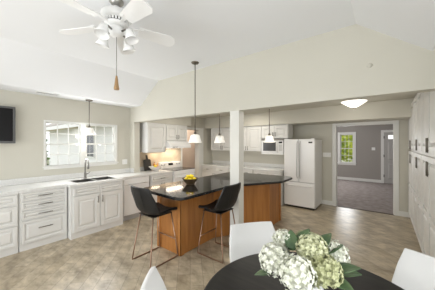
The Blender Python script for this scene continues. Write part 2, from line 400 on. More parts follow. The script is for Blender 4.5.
#cabinet(' by the frame edge under the television', (-4.2, -.72, 0), 90, .71, .59, 0, CT, drawers(.71, ((.70, .85), (.41, .69), (.11, .40))), group=g_dr)
cabinet('white base cabinet with four drawers beside the sink cabinet', (-4.2, .715, 0), 90, .60, .59, 0, CT, drawers(.60, ((.735, .855), (.60, .725), (.455, .59), (.11, .445))), group=g_dr)
W = .90
cabinet('white sink cabinet with two raised panel doors standing forward under the window', (-4.07, 1.325, 0), 90, W, .72, 0, CT,
        [('drawer', .03, W/2, .715, .855), ('drawer', W/2, W-.03, .715, .855),
         ('door', .03, W/2, .11, .705, (W/2-.04, .60, True, .12)), ('door', W/2, W-.03, .11, .705, (W/2+.04, .60, True, .12))], group=g_dr, hollow=True)
cabinet('white base cabinet with one wide drawer between dishwasher and range', (-4.2, 2.935, 0), 90, .635, .59, 0, CT,
        [('drawer', .015, .62, .70, .855, (.318, .775, False, .13)), ('door', .015, .318, .11, .69, (.28, .60, True)), ('door', .318, .62, .11, .69, (.355, .60, True))], group=g_dr)

# dishwasher
t = thing('dishwasher', 'white dishwasher built in between the sink cabinet and the counter stool', 'dishwasher', (-4.19, 2.295, 0), 90)
MB().box((0, .02, .10), (.60, .42, CT-.005)).build('body', 'appliance_white', t)
MB().box((.005, -.012, .11), (.595, .02, .73)).build('door', 'appliance_white', t, bevel=.006)
c = MB().box((.005, -.018, .735), (.595, .02, CT-.008)).build('control_panel', 'appliance_white', t, bevel=.005)
MB().tube([(.1, -.045, .755), (.5, -.045, .755)], .009).tube([(.1, -.045, .755), (.1, -.015, .755)], .008).tube([(.5, -.045, .755), (.5, -.015, .755)], .008).build('handle', 'appliance_white', c, smooth=True)
MB().box((.005, .03, 0), (.595, .4, .10)).build('toe_kick', 'vent_grey', t)

# white countertop with upstand
m = MB()
fr = -4.175
SX0, SX1, SY0, SY1 = -4.52, -4.15, 1.44, 2.12        # cut-out for the sink
m.prism([(WX+.004, -.01), (fr, -.01), (fr, 1.30), (-4.045, 1.30), (-4.045, SY0), (WX+.004, SY0)], .87, .91)
m.prism([(WX+.004, SY0), (SX0, SY0), (SX0, SY1), (WX+.004, SY1)], .87, .91); m.prism([(SX1, SY0), (-4.045, SY0), (-4.045, SY1), (SX1, SY1)], .87, .91)
m.prism([(WX+.004, SY1), (-4.045, SY1), (-4.045, 2.235), (fr, 2.235), (fr, 3.575), (WX+.004, 3.575), (WX+.004, 2.935), (-4.615, 2.935), (-4.615, 2.785), (WX+.004, 2.785)], .87, .91)
bmesh.ops.remove_doubles(m.b, verts=m.b.verts[:], dist=1e-5)
ct = m.build('countertop', 'counter_white')
tag(ct, 'long white countertop running under the window to the range', 'countertop')
MB().box((WX+.004, -.01, .91), (WX+.02, 2.788, 1.01)).box((WX+.02, 2.77, .91), (-4.62, 2.788, 1.01)).box((WX+.013, 2.935, .91), (WX+.02, 3.575, 1.01)).build('upstand', 'counter_white', ct, bevel=.004)

# sink and faucet
t = thing('kitchen_sink', 'stainless double bowl sink set into the white counter under the window', 'sink', ((SX0+SX1)/2, 1.78, .91))
hx, hy = (SX1-SX0)/2, (SY1-SY0)/2
m = MB(); m.box((-hx-.012, -hy-.012, .0005), (hx+.012, -hy+.012, .005)).box((-hx-.012, hy-.012, .0005), (hx+.012, hy+.012, .005)).box((-hx-.012, -hy+.012, .0005), (-hx+.012, hy-.012, .005)).box((hx-.012, -hy+.012, .0005), (hx+.012, hy-.012, .005)).box((-hx+.012, -.014, -.01), (hx-.012, .014, .004))
m.build('rim', 'steel', t, bevel=.002)
mat('sink_bowl', (.30, .295, .285), .35, 1)
for y0, y1 in ((-hy+.004, -.008), (.008, hy-.004)):
    m = MB(); a = hx-.004
    m.box((-a, y0, -.19), (a, y1, -.186)).box((-a, y0, -.186), (-a+.004, y1, .0)).box((a-.004, y0, -.186), (a, y1, .0)).box((-a+.004, y0, -.186), (a-.004, y0+.004, .0)).box((-a+.004, y1-.004, -.186), (a-.004, y1, .0))
    b_ = m.build('bowl', 'sink_bowl', t)
    MB().lathe([(0, .002), (.04, .002), (.045, 0), (0, 0)], (0, (y0+y1)/2, -.186)).build('drain', 'steel', b_)
t = thing('faucet', 'tall gooseneck pull-down faucet behind the sink', 'faucet', (-4.60, 1.74, .91))
MB().lathe([(0, 0), (.032, 0), (.032, .012), (.022, .02), (.02, .11), (.016, .12)], n=16).build('base', 'faucet_metal', t, smooth=True)
sp = [(0, 0, .1), (0, 0, .30)]+[(.085-.085*math.cos(R(a)), -.012*a/180, .30+.085*math.sin(R(a))) for a in range(15, 181, 15)]
MB().tube(sp, .0125, 10).build('spout', 'faucet_metal', t, smooth=True)
MB().tube([(.17, -.012, .30), (.172, -.013, .20)], [.016, .019], 10).build('spray_head', 'faucet_metal', t, smooth=True)
MB().tube([(0, .015, .085), (.01, .05, .095), (.015, .085, .13)], [.011, .008, .006], 8).build('lever', 'faucet_metal', t, smooth=True)

# upper cabinets of the range wall, hood, range, backsplash
def uppers(label, loc, rz, w_, d, z0, z1, n, hz, group, side=None):
    fr_ = []; dw = (w_-.01)/n
    for i in range(n):
        hx = (.005+dw*(i+1)-.035) if (i % 2 == 0 and n > 1) else .005+dw*i+.035
        if n == 1: hx = w_-.045
        fr_.append(('door', .005+dw*i, .005+dw*(i+1), z0+.008, z1-.03, (hx, hz, True, .11)))
    return cabinet(label, loc, rz, w_, d, z0, z1, fr_, kick=0, group=group, name='wall_cabinet', cat='cabinet')
uppers('white wall cabinet with one door above the black cutting board', (-4.47, 3.03, 0), 90, .545, .33, 1.37, 2.099, 1, 1.46, 'wall cabinets by the range')
uppers('white wall cabinet with two short doors above the range hood', (-4.47, 3.58, 0), 90, .76, .33, 1.66, 2.099, 2, 1.77, 'wall cabinets by the range')
t = thing('range_hood', 'white slanted range hood under the short wall cabinet', 'range hood', (-4.8, 3.58, 1.475))
m = MB(); m.prism([(0.002, 0), (.50, 0), (.50, .08), (.38, .183), (.002, .183)], .005, .755, 'y'); m.build('body', 'appliance_white', t, bevel=.006)
MB().box((.503, .10, .012), (.509, .26, .036)).build('control_strip', 'vent_grey', t)
MB().box((.10, .1, -.006), (.30, .66, .0)).build('light_lens', 'lamp_lit', t)
struct(MB().box((WX, 3.0, 1.01), (WX+.012, 4.39, 1.665)).build('trim_7', 'tile_beige'))
# range
t = thing('kitchen_range', 'white freestanding range with black glass cooktop and rear control panel', 'stove', (-4.16, 3.58, 0), 90)
MB().box((.0, .02, .05), (.76, .63, .905)).build('body', 'appliance_white', t, bevel=.004)
MB().box((.0, -.005, .905), (.76, .57, .918)).build('cooktop', 'black_glass', t, bevel=.004)
d = MB().box((.015, -.015, .25), (.745, .02, .80)).build('oven_door', 'appliance_white', t, bevel=.006)
MB().box((.14, -.018, .36), (.62, -.014, .62)).build('window', 'black_glass', d)
MB().tube([(.08, -.06, .75), (.68, -.06, .75)], .011).tube([(.1, -.06, .75), (.1, -.01, .75)], .009).tube([(.66, -.06, .75), (.66, -.01, .75)], .009).build('handle', 'appliance_white', d, smooth=True)
MB().box((.005, -.012, .81), (.755, .02, .90)).build('front_trim', 'appliance_white', t, bevel=.004)
MB().box((.015, -.012, .06), (.745, .02, .24)).build('drawer', 'appliance_white', t, bevel=.006)
c = MB().box((.0, .565, .905), (.76, .625, 1.09)).build('backguard', 'appliance_white', t, bevel=.012)
MB().box((.30, .562, .99), (.46, .566, 1.05)).build('clock_display', 'black_glass', c)
for x in (.07, .16, .60, .69):
    m = MB(); m.lathe([(0, 0), (.022, 0), (.019, .02), (0, .02)], n=16, mtx=Matrix.Translation((x, .566, 1.02)) @ Matrix.Rotation(R(90), 4, 'X')); m.build('knob', 'vent_grey', c, smooth=True)

# far wall: base cabinets, counter, wall cabinets, microwave
g_f = 'base cabinets on the far kitchen wall'
for i, (x0, x1, lab) in enumerate(((-4.77, -3.67, 'white base cabinet in the far corner, between hall casing and column'), (-3.66, -2.87, 'white base cabinet seen just past the column on the far wall'), (-2.86, -2.08, 'white base cabinet under the microwave beside the fridge'))):
    w_ = x1-x0
    cabinet(lab, (x0, 5.30, 0), 0, w_, .59, 0, CT, [('drawer', .01, w_/2, .70, .855, (w_/4, .78, False, .10)), ('drawer', w_/2, w_-.01, .70, .855, (w_*.75, .78, False, .10)),
            ('door', .01, w_/2, .11, .69, (w_/2-.04, .6, True)), ('door', w_/2, w_-.01, .11, .69, (w_/2+.04, .6, True))], group=g_f)
ct = MB().box((-4.78, 5.275, .87), (-2.075, 5.9, .91)).build('countertop', 'counter_white', bevel=.006)
tag(ct, 'white countertop on the far kitchen wall behind the island', 'countertop')
MB().box((-4.78, 5.88, .91), (-2.075, 5.9, 1.01)).build('upstand', 'counter_white', ct, bevel=.004)
g_u = 'wall cabinets on the far kitchen wall'
uppers('white two-door wall cabinet behind the two small pendants, nearest the hall opening', (-4.58, 5.56, 0), 0, .90, .34, 1.37, 2.099, 2, 1.46, g_u)
uppers('white two-door wall cabinet between the column and the microwave', (-3.67, 5.56, 0), 0, .93, .34, 1.37, 2.099, 2, 1.46, g_u)
uppers('white short wall cabinet directly above the microwave', (-2.735, 5.56, 0), 0, .75, .34, 1.73, 2.099, 2, 1.84, g_u)
t = thing('microwave', 'white microwave with dark window hung under a wall cabinet', 'microwave', (-2.72, 5.50, 1.30))
MB().box((0, .03, 0), (.62, .40, .41)).build('body', 'appliance_white', t, bevel=.006)
d = MB().box((0, 0, .05), (.47, .03, .37)).build('door', 'appliance_white', t, bevel=.006)
MB().box((.05, -.003, .09), (.42, .002, .33)).build('window', mat('micro_window', (.06, .06, .06), .2), d)
MB().tube([(.455, -.025, .08), (.455, -.025, .34)], .009).build('handle', 'appliance_white', d, smooth=True)
c = MB().box((.475, 0, .05), (.62, .03, .37)).build('control_panel', 'appliance_white', t, bevel=.004)
MB().box((.50, -.003, .30), (.595, .001, .345)).build('display', 'black_glass', c)
MB().box((.50, -.002, .09), (.595, .001, .27)).build('keypad', mat('keypad', (.55, .55, .54), .4), c)
MB().box((0, .0, .375), (.62, .03, .41)).build('vent_grille', mat('mw_grille', (.30, .28, .26), .5), t, bevel=.004)
MB().box((0, .0, .0), (.62, .03, .045)).build('bottom_trim', 'appliance_white', t, bevel=.004)

# fridge
t = thing('refrigerator', 'tall white french door refrigerator with bottom freezer beside the wide doorway', 'refrigerator', (-2.045, 5.44, 0), 0)
FW = .735; mat('fridge_handle', (.50, .50, .49), .3)
MB().box((0, .06, .03), (FW, .74, 1.69)).build('body', 'appliance_white', t, bevel=.006)
MB().box((.01, .045, .06), (FW-.01, .06, 1.68)).build('door_gasket', 'vent_grey', t)
for a, c_, hx in ((.0, FW/2-.004, FW/2-.035), (FW/2+.004, FW, FW/2+.035)):
    d = MB().box((a, -.02, .645), (c_, .055, 1.70)).build('door', 'appliance_white', t, bevel=.012, segs=3)
    MB().tube([(hx, -.022, .74), (hx, -.062, .80), (hx, -.066, 1.2), (hx, -.062, 1.58), (hx, -.022, 1.64)], .011, 8).build('handle', 'fridge_handle', d, smooth=True)
    if hx > FW/2: MB().box((c_-.14, -.0225, 1.60), (c_-.05, -.0195, 1.635)).build('nameplate', 'dark_metal', d)
d = MB().box((0, -.02, .05), (FW, .055, .635)).build('freezer_drawer', 'appliance_white', t, bevel=.012, segs=3)
MB().tube([(.07, -.022, .56), (.11, -.06, .56), (FW/2, -.066, .56), (FW-.11, -.06, .56), (FW-.07, -.022, .56)], .011, 8).build('handle', 'appliance_white', d, smooth=True)
MB().box((.02, .02, .0), (FW-.02, .70, .045)).build('base_grille', 'dark_metal', t)
for x in (.05, FW-.05): MB().box((x-.04, .0, 1.70), (x+.04, .09, 1.715)).build('hinge_cover', 'appliance_white', t)

# pantry wall on the right: three double units, each with upper and lower doors
g_p = 'tall pantry cupboards'
for y1, lab in ((6.185, 'tall white pantry cupboard standing next to the wide doorway'), (5.105, 'tall white pantry cupboard in the middle of the pantry row'), (4.025, 'tall white pantry cupboard behind the white chair, farthest from the doorway')):
    w_ = 1.075; c2 = w_/2
    cabinet(lab, (.43, y1, 0), -90, w_, .40, 0, 2.44,
            [('door', .01, c2, 1.475, 2.36, (c2-.045, 1.565, True, .17)), ('door', c2, w_-.01, 1.475, 2.36, (c2+.045, 1.565, True, .17)),
             ('door', .01, c2, .11, 1.44, (c2-.045, 1.29, True, .17), (.72,)), ('door', c2, w_-.01, .11, 1.44, (c2+.045, 1.29, True, .17), (.72,))],
            group=g_p, name='pantry_cabinet', gap=.008, relief=.036)

# ================================================================ island
t = thing('kitchen_island', 'orange-brown wood kitchen island base behind the two black stools', 'kitchen island', (0, 0, 0))
base = [(-2.80, 2.09), (-2.28, 2.09), (-2.28, 2.83), (-1.72, 3.78), (-1.72, 4.36), (-2.80, 4.22)]
MB().prism(base, .0, .87).build('body', 'island_wood', t, bevel=.004)
m = MB(); m.box((-2.80, 2.078, .0), (-2.72, 2.09, .868)).box((-2.335, 2.078, 0), (-2.268, 2.09, .868)).box((-2.28, 2.078, 0), (-2.268, 2.15, .868))
m.build('corner_trim', 'island_wood', t, bevel=.002)
for a in (3.78, 4.29): MB().box((-1.722, a, 0), (-1.706, a+.07, .868)).build('end_trim', 'island_wood', t, bevel=.002)
ctp = [(-2.93, 1.93)]+[(-2.85, 1.85)]+[(-2.0952, 1.81)]+arc(-2.085, 1.92, .11, -75, 0, 5)+[(-1.975, 2.95), (-1.47, 3.76)]+arc(-1.52, 3.80, .06, -30, 0, 3)+[(-1.46, 4.32), (-1.52, 4.42), (-1.62, 4.45), (-2.95, 4.30)]
o = MB().prism(ctp, .872, .912).build('island_countertop', 'granite', bevel=.009, segs=3)
tag(o, 'polished black granite island top with rounded corner and yellow lemons on it', 'countertop')

# ---------------------------------------------------------------- bar stools
def make_stool():
    t = thing('bar_stool', '', 'bar stool')
    prof = [(.215, .625, .205), (.20, .655, .215), (.10, .655, .222), (-.02, .645, .228), (-.12, .648, .240), (-.180, .675, .252), (-.210, .74, .256), (-.236, .84, .240), (-.260, .93, .224), (-.278, 1.008, .204), (-.281, 1.024, .190)]
    bm = bmesh.new(); NU = 10; grid = []
    for k, (y, z, hw) in enumerate(prof):
        row = []
        back = min(1, max(0, (k-3)/3.)) ; bend = math.exp(-((k-5)/1.6)**2)
        for i in range(NU+1):
            u = -1+2*i/NU; e = abs(u)**2.2
            row.append(bm.verts.new((hw*u, y+e*(.055*back*(1 if k < 8 else .7)+.03*bend), z+e*(.035*(1-back)+.02*bend))))
        grid.append(row)
    for A, B in zip(grid, grid[1:]):
        for i in range(NU): bm.faces.new((A[i], A[i+1], B[i+1], B[i]))
    bmesh.ops.recalc_face_normals(bm, faces=bm.faces[:])
    me = bpy.data.meshes.new('seat_shell'); bm.to_mesh(me); bm.free(); me.materials.append(M['black_leather'])
    for p in me.polygons: p.use_smooth = True
    o = bpy.data.objects.new('seat_shell', me); col.objects.link(o); o.parent = t
    s = o.modifiers.new('thick', 'SOLIDIFY'); s.thickness = .032; s.offset = 0
    b_ = o.modifiers.new('soft', 'BEVEL'); b_.width = .009; b_.segments = 2; b_.limit_method = 'ANGLE'; b_.angle_limit = R(50)
    sb = o.modifiers.new('sub', 'SUBSURF'); sb.levels = sb.render_levels = 1
    # stitched seam lines on the back
    m = MB()
    for ux in (-.075, .075): m.tube([(ux*(hw/.22), y-.017, z) for y, z, hw in prof[6:10]], .0025, 5)
    m.build('seam', 'black_leather', o)
    for s in (-1, 1):
        m = MB(); pts = [(s*.15, .15, .632), (s*.205, .225, .03), (s*.207, .226, .012), (s*.207, .20, .009), (s*.207, -.20, .009), (s*.207, -.226, .012), (s*.205, -.225, .03), (s*.14, -.14, .628)]
        m.tube(pts, .0085, 8); m.build('leg_frame', 'copper_wire', t, smooth=True)
    MB().tube([(-.188, .195, .25), (.188, .195, .25)], .008, 8).build('footrest', 'copper_wire', t, smooth=True)
    MB().box((-.16, -.15, .622), (.16, .16, .632)).build('mounting_plate', 'dark_metal', t)
    return t
st = make_stool(); st.location = (-2.515, 1.84, 0)
st['label'] = 'black leather bar stool with copper sled legs standing at the end of the island'
s2 = copy_tree(st); s2.location = (-1.915, 2.50, 0); s2.rotation_euler = (0, 0, R(90))
s2['label'] = 'black leather bar stool with copper sled legs in front of the white column'
for s in (st, s2): s['group'] = 'bar stools at the island'

# ================================================================ dining table and chairs
TC = (-.27, 1.16)
t = thing('dining_table', 'round black dining table with flowers on it', 'table', (TC[0], TC[1], 0))
MB().lathe([(0, .715), (.57, .715), (.595, .722), (.60, .735), (.595, .746), (.585, .75), (0, .75)], n=72).build('tabletop', 'table_black', t)
MB().lathe([(0, .03), (.06, .03), (.055, .1), (.045, .4), (.05, .66), (.14, .70), (.14, .714), (0, .714)], n=24).build('pedestal', 'table_black', t, smooth=True)
MB().lathe([(0, 0), (.33, 0), (.33, .015), (.30, .025), (.06, .04), (0, .04)], n=48).build('base', 'table_black', t)

def make_chair():
    t = thing('dining_chair', '', 'chair')
    m = bmesh.new(); rows = []; NU = 8
    prof = [(-.165, .43, .225), (-.18, .50, .236), (-.215, .62, .238), (-.258, .74, .224), (-.296, .83, .206), (-.301, .845, .202)]
    for y, z, hw in prof:
        rows.append([m.verts.new((hw*(-1+2*i/NU), y+.020*(-1+2*i/NU)**2, z)) for i in range(NU+1)])
    for A, B in zip(rows, rows[1:]):
        for i in range(NU): m.faces.new((A[i], A[i+1], B[i+1], B[i]))
    bmesh.ops.recalc_face_normals(m, faces=m.faces[:])
    me = bpy.data.meshes.new('backrest'); m.to_mesh(me); m.free(); me.materials.append(M['white_leather'])
    o = bpy.data.objects.new('backrest', me); col.objects.link(o); o.parent = t
    for p in me.polygons: p.use_smooth = True
    s = o.modifiers.new('thick', 'SOLIDIFY'); s.thickness = .03; s.offset = 0
    b_ = o.modifiers.new('soft', 'BEVEL'); b_.width = .008; b_.segments = 3; b_.limit_method = 'ANGLE'; b_.angle_limit = R(50)
    MB().box((-.215, -.15, .415), (.215, .25, .465)).build('seat', 'white_leather', t, bevel=.02, segs=3)
    for sx in (-1, 1):
        for y0, y1 in ((.22, .235), (-.16, -.20)):
            MB().tube([(sx*.18, y0, .414), (sx*.195, y1, 0)], [.014, .011], 10).build('leg', 'chrome', t, smooth=True)
    return t
ch = make_chair()
def put_chair(o, ang, dist, label, twist=0):
    o.location = (TC[0]+dist*math.cos(R(ang)), TC[1]+dist*math.sin(R(ang)), 0)
    o.rotation_euler = (0, 0, R(ang+90+twist)); o['label'] = label; o['group'] = 'white chairs around the dining table'
put_chair(ch, 137.7, .661, 'white leather dining chair behind the hydrangeas, between table and column', 4)
put_chair(copy_tree(ch), 50.5, .674, 'white leather dining chair beside the pantry cupboards', 11.5)
put_chair(copy_tree(ch), 212.4, .584, 'white leather dining chair seen edge-on below the stool at the island end', 12.6)

# hydrangeas
t = thing('hydrangea_bouquet', 'bouquet of white and green hydrangeas with dark leaves on the black table', 'flowers', (-.31, 1.15, .75))
MB().lathe([(0, 0), (.055, 0), (.075, .03), (.082, .07), (.07, .12), (.062, .14), (.055, .138), (.06, .11), (0, .10)], n=28).build('vase', 'white_metal', t, smooth=True)
def bloom(c, rad, m):
    c = Vector(c); b_ = MB(); b_.ball(c, rad*.80, 2)
    n = 210; ga = math.pi*(3-math.sqrt(5))
    for i in range(n):
        z = 1-2*(i+.5)/n
        if z < -.65: continue
        rr = math.sqrt(1-z*z); a = i*ga
        d = Vector((rr*math.cos(a), rr*math.sin(a), z)).normalized()
        d = (d+Vector([random.uniform(-.13, .13) for _ in range(3)])).normalized()
        p = c+d*rad*random.uniform(.86, 1.10)
        x = d.orthogonal().normalized(); y = d.cross(x); ro = random.uniform(0, 1.6); s = rad*random.uniform(.14, .19)
        for k in range(4):
            q = ro+k*math.pi/2; e = x*math.cos(q)+y*math.sin(q); f = d.cross(e)
            v = [b_.b.verts.new(p+w_) for w_ in (d*-.004, e*s*.55+f*s*.5+d*s*.10, e*s*1.08+d*s*.28, e*s*.55-f*s*.5+d*s*.10)]
            b_.b.faces.new(v)
    o = b_.build('bloom', m, t); return o
tilt = (('petal_white', (-.153, -.054, .215), .078, 'white bloom'), ('petal_white', (-.022, -.104, .209), .080, 'white bloom'), ('petal_pale', (.002, .067, .266), .078, 'pale green bloom'),
        ('petal_green', (.073, .007, .207), .078, 'green bloom'), ('petal_white', (.088, .190, .218), .070, 'white bloom'), ('petal_white', (-.160, .080, .268), .058, 'white bloom'), ('petal_pale', (-.06, .168, .262), .056, 'pale green bloom'))
for m_, c, rad, lab in tilt:
    o = bloom(c, rad, m_); o['label'] = lab
    MB().tube([(0, 0, .10), (c[0]*.5, c[1]*.5, c[2]*.6+.02), (c[0], c[1], c[2]-.05)], .004, 6).build('stem', 'stem', t)
def leaf(p, yaw, pitch, L, w_):
    b_ = MB(); mt = Matrix.Translation(p) @ Matrix.Rotation(R(yaw), 4, 'Z') @ Matrix.Rotation(R(-pitch), 4, 'Y')
    rows = []; N = 7
    for i in range(N+1):
        s = i/N; ww = w_*math.sin(math.pi*min(1, s*.93+.05))**.8*(1.15-.45*s); zz = -.25*L*s*s
        rows.append([b_.b.verts.new(mt @ Vector((L*s, q*ww, zz+abs(q)*.25*ww))) for q in (-1, -.5, 0, .5, 1)])
    for A, B in zip(rows, rows[1:]):
        for i in range(4): b_.b.faces.new((A[i], A[i+1], B[i+1], B[i]))
    o = b_.build('leaf', 'leaf', t, smooth=True); s = o.modifiers.new('thick', 'SOLIDIFY'); s.thickness = .002
for a in (((-.09, .03, .25), 115, 62, .11, .04), ((-.06, .07, .26), 75, 55, .12, .042), ((.02, .14, .24), 60, 55, .12, .042), ((.06, .13, .24), 40, 40, .10, .04), ((.11, .05, .19), 20, 35, .12, .05),
          ((.10, .02, .16), -5, 10, .10, .05), ((-.16, -.08, .15), 200, 0, .09, .035), ((-.13, .06, .20), 150, 45, .11, .04), ((.0, -.03, .2), 200, 40, .09, .035), ((.12, .10, .16), 30, 20, .11, .045)):
    leaf(*a)

# ================================================================ lamps
def pt(name, loc, power, color=(1, .93, .82), r_=.04):
    l = bpy.data.lights.new(name, 'POINT'); l.energy = power; l.color = color; l.shadow_soft_size = r_
    o = bpy.data.objects.new(name, l); col.objects.link(o); o.location = loc; return o
def make_pendant(h):                                     # origin at the ceiling; h = drop to the shade's rim
    t = thing('pendant_lamp', '', 'pendant lamp')
    MB().lathe([(0, 0), (.062, 0), (.062, -.008), (.05, -.022), (.012, -.03), (0, -.03)], n=24).build('canopy', 'bronze', t, smooth=True)
    MB().tube([(0, 0, -.02), (0, 0, -h+.15)], .0075, 8).build('rod', 'bronze', t, smooth=True)
    MB().lathe([(0, .055), (.012, .055), (.022, .035), (.024, .0), (.0, .0)], (0, 0, -h+.125), n=20).build('socket_cup', 'bronze', t, smooth=True)
    s = MB().lathe([(.02, .135), (.055, .13), (.072, .115), (.080, .085), (.088, .05), (.106, .003), (.108, 0), (.104, 0), (.084, .05), (.076, .085), (.068, .11), (.052, .125), (.02, .13)], (0, 0, -h), n=32).build('shade', 'shade_lit', t, smooth=True)
    MB().ball((0, 0, -h+.06), .03, 2).build('bulb', 'lamp_lit', s, smooth=True)
    return t
for x, y, zc, zs, lab in ((-4.57, 1.80, LOW, 1.765, 'short pendant with white glass shade hanging over the sink'),
                          (-2.41, 2.52, TOP, 1.60, 'long pendant hanging from the high ceiling over the lemons'),
                          (-2.41, 3.17, 2.45, 1.60, 'pendant with white glass shade hanging beside the column, in front of far wall cabinets'),
                          (-1.78, 3.94, 2.45, 1.61, 'pendant with white glass shade hanging in front of the microwave')):
    o = make_pendant(zc-zs); o.location = (x, y, zc); o['label'] = lab; o['group'] = 'pendant lamps'
    pt('pendant_light', (x, y, zs-.03), 2.2)

# ceiling fan
FC = (-1.95, 1.0)
t = thing('ceiling_fan', 'white ceiling fan with light kit and wooden pull under the tray ceiling', 'ceiling fan', (FC[0], FC[1], TOP))
MB().lathe([(0, 0), (.062, 0), (.062, -.012), (.035, -.045), (0, -.045)], n=24).build('canopy', 'steel', t, smooth=True)
MB().tube([(0, 0, -.03), (0, 0, -.11)], .02, 12).build('downrod', 'fan_white', t, smooth=True)
mo = MB().lathe([(0, -.09), (.04, -.09), (.10, -.10), (.128, -.12), (.13, -.165), (.118, -.175), (.10, -.18), (.0, -.18)], n=40).build('motor_housing', 'fan_white', t, smooth=True)
m = MB()
for k in range(24):
    a = 2*math.pi*k/24; mt = Matrix.Rotation(a, 4, 'Z'); m.box((.094, -.008, -.204), (.104, .008, -.180), mt)
m.build('vent_fins', 'fan_white', mo)
MB().lathe([(0, -.18), (.094, -.18), (.094, -.204), (0, -.204)], n=40).build('vent_ring', 'dark_metal', mo)
MB().lathe([(0, -.204), (.075, -.204), (.10, -.21), (.10, -.222), (.07, -.235), (0, -.235)], n=40).build('flywheel', 'fan_white', t, smooth=True)
for k in range(5):
    a = R(-5+72*k); mt = Matrix.Rotation(a, 4, 'Z')
    bl = MB(); mb2 = mt @ Matrix.Translation((.19, 0, -.235)) @ Matrix.Rotation(R(4), 4, 'Y') @ Matrix.Rotation(R(-13), 4, 'X')
    pts = [(0, -.060), (.29, -.082), (.345, -.05), (.365, .0), (.35, .05), (.31, .080), (0, .060)]
    va = [bl.b.verts.new(mb2 @ Vector((x, y, -.003))) for x, y in pts]; vb = [bl.b.verts.new(mb2 @ Vector((x, y, .003))) for x, y in pts]
    bl.b.faces.new(va[::-1]); bl.b.faces.new(vb)
    for i in range(7): bl.b.faces.new((va[i], va[(i+1) % 7], vb[(i+1) % 7], vb[i]))
    b_ = bl.build('blade', 'fan_white', t)
    ir = MB(); ir.box((.08, -.014, -.226), (.20, .014, -.218), mt); ir.box((.19, -.045, -.232), (.235, .045, -.226), mt @ Matrix.Translation((0, 0, -.003)))
    ir.build('blade_iron', 'fan_white', b_)
lk = MB().lathe([(0, -.235), (.055, -.235), (.062, -.26), (.06, -.30), (.04, -.325), (.0, -.33)], n=32).build('light_kit', 'fan_white', t, smooth=True)
for k in range(4):
    a = R(20+90*k); d = Vector((math.cos(a), math.sin(a), 0))
    MB().tube([d*.05+Vector((0, 0, -.285)), d*.10+Vector((0, 0, -.275)), d*.135+Vector((0, 0, -.295))], .009, 8).build('lamp_arm', 'nickel', lk, smooth=True)
    mt = Matrix.Translation(d*.138+Vector((0, 0, -.29))) @ Matrix.Rotation(R(22), 4, Vector((-d.y, d.x, 0)))
    mt = Matrix.Translation(d*.138+Vector((0, 0, -.29))) @ Matrix.Rotation(R(-18), 4, Vector((-d.y, d.x, 0)))
    MB().lathe([(.018, .005), (.03, 0), (.038, -.03), (.046, -.065), (.064, -.10), (.06, -.10), (.042, -.065), (.034, -.03), (.018, -.004)], n=24, mtx=mt).build('glass_shade', 'shade_frosted', lk, smooth=True)
MB().tube([(0, 0, -.33), (0, 0, -.70)], .003, 6).build('pull_chain', 'nickel', t)
MB().lathe([(0, -.68), (.008, -.685), (.012, -.71), (.017, -.76), (.024, -.80), (.022, -.812), (0, -.812)], n=16).build('wooden_pull', 'tassel_wood', t, smooth=True)
#pt('fan_light', (FC[0], FC[1], TOP-.44), 9, (1, .97, .93), .15)

# flush mount kitchen light
t = thing('flush_ceiling_light', 'bowl shaped flush ceiling light hanging in front of the wide doorway', 'ceiling light', (-.47, 4.85, 2.45))
MB().lathe([(0, 0), (.14, 0), (.14, -.07), (0, -.07)], n=32).build('canopy', 'bronze', t)
MB().lathe([(.0, -.062), (.215, -.062), (.21, -.07), (.15, -.11), (.09, -.15), (.04, -.172), (0, -.175)], n=40).build('shade', mat('flush_glass', (.95, .93, .88), .45, emit=((1, .96, .88), 1.2)), t, smooth=True)
MB().lathe([(0, -.170), (.026, -.172), (.022, -.19), (.008, -.205), (0, -.21)], n=16).build('finial', 'bronze', t, smooth=True)
pt('flush_light', (-.47, 4.85, 2.16), 4, (1, .95, .87), .15)
# recessed downlights
t = thing('recessed_light', '', 'recessed light')
MB().lathe([(.075, 0), (.075, -.006), (.05, -.004), (.05, 0)], n=28).build('trim_ring', 'white_metal', t)
MB().lathe([(0, -.002), (.05, -.002), (.05, 0), (0, 0)], n=28).build('lens', 'lamp_lit', t)
for k, (x, y) in enumerate(((-2.83, 4.86),)):
    o = t if k == 0 else copy_tree(t)
    o.location = (x, y, 2.45); o['label'] = 'small round recessed light in the kitchen ceiling beside the column top'
for x, y in ((-2.83, 4.86), (-3.6, 3.6), (-1.3, 3.6)):  # last two have no fixture; unseen lamps added to light the kitchen
    l = bpy.data.lights.new('downlight', 'AREA'); l.shape = 'DISK'; l.size = .12; l.energy = 9; l.color = (1, .94, .84)
    o = bpy.data.objects.new('downlight', l); col.objects.link(o); o.location = (x, y, 2.435)
area('hood_light', (-4.55, 3.96, 1.46), (0, 0, 0), .15, .5, 4.2, (1, .80, .58))
area('undercabinet_light', (-4.68, 3.42, 1.36), (0, 0, 0), .06, .25, .9, (1, .82, .6))
pt('hall_light', (-5.4, 5.5, 2.3), 28, (1, .9, .8), .1)

# ================================================================ small things
# television
t = thing('television', 'black flat television mounted on the cream wall, cut off by the frame edge', 'television', (-4.79, .26, 1.88), 90)
MB().box((-.45, -.085, -.275), (.49, -.04, .285)).build('body', 'tv_black', t, bevel=.006)
m = MB(); m.box((-.455, -.092, -.29), (-.425, -.082, .295)).box((.465, -.092, -.29), (.495, -.082, .295)).box((-.425, -.092, -.29), (.465, -.082, -.255)).box((-.425, -.092, .265), (.465, -.082, .295))
m.build('bezel', 'tv_frame', t, bevel=.003)
MB().box((-.425, -.0865, -.255), (.465, -.084, .265)).build('screen', 'tv_screen', t)
MB().box((-.15, -.04, -.12), (.15, 0, .12)).build('wall_bracket', 'dark_metal', t)

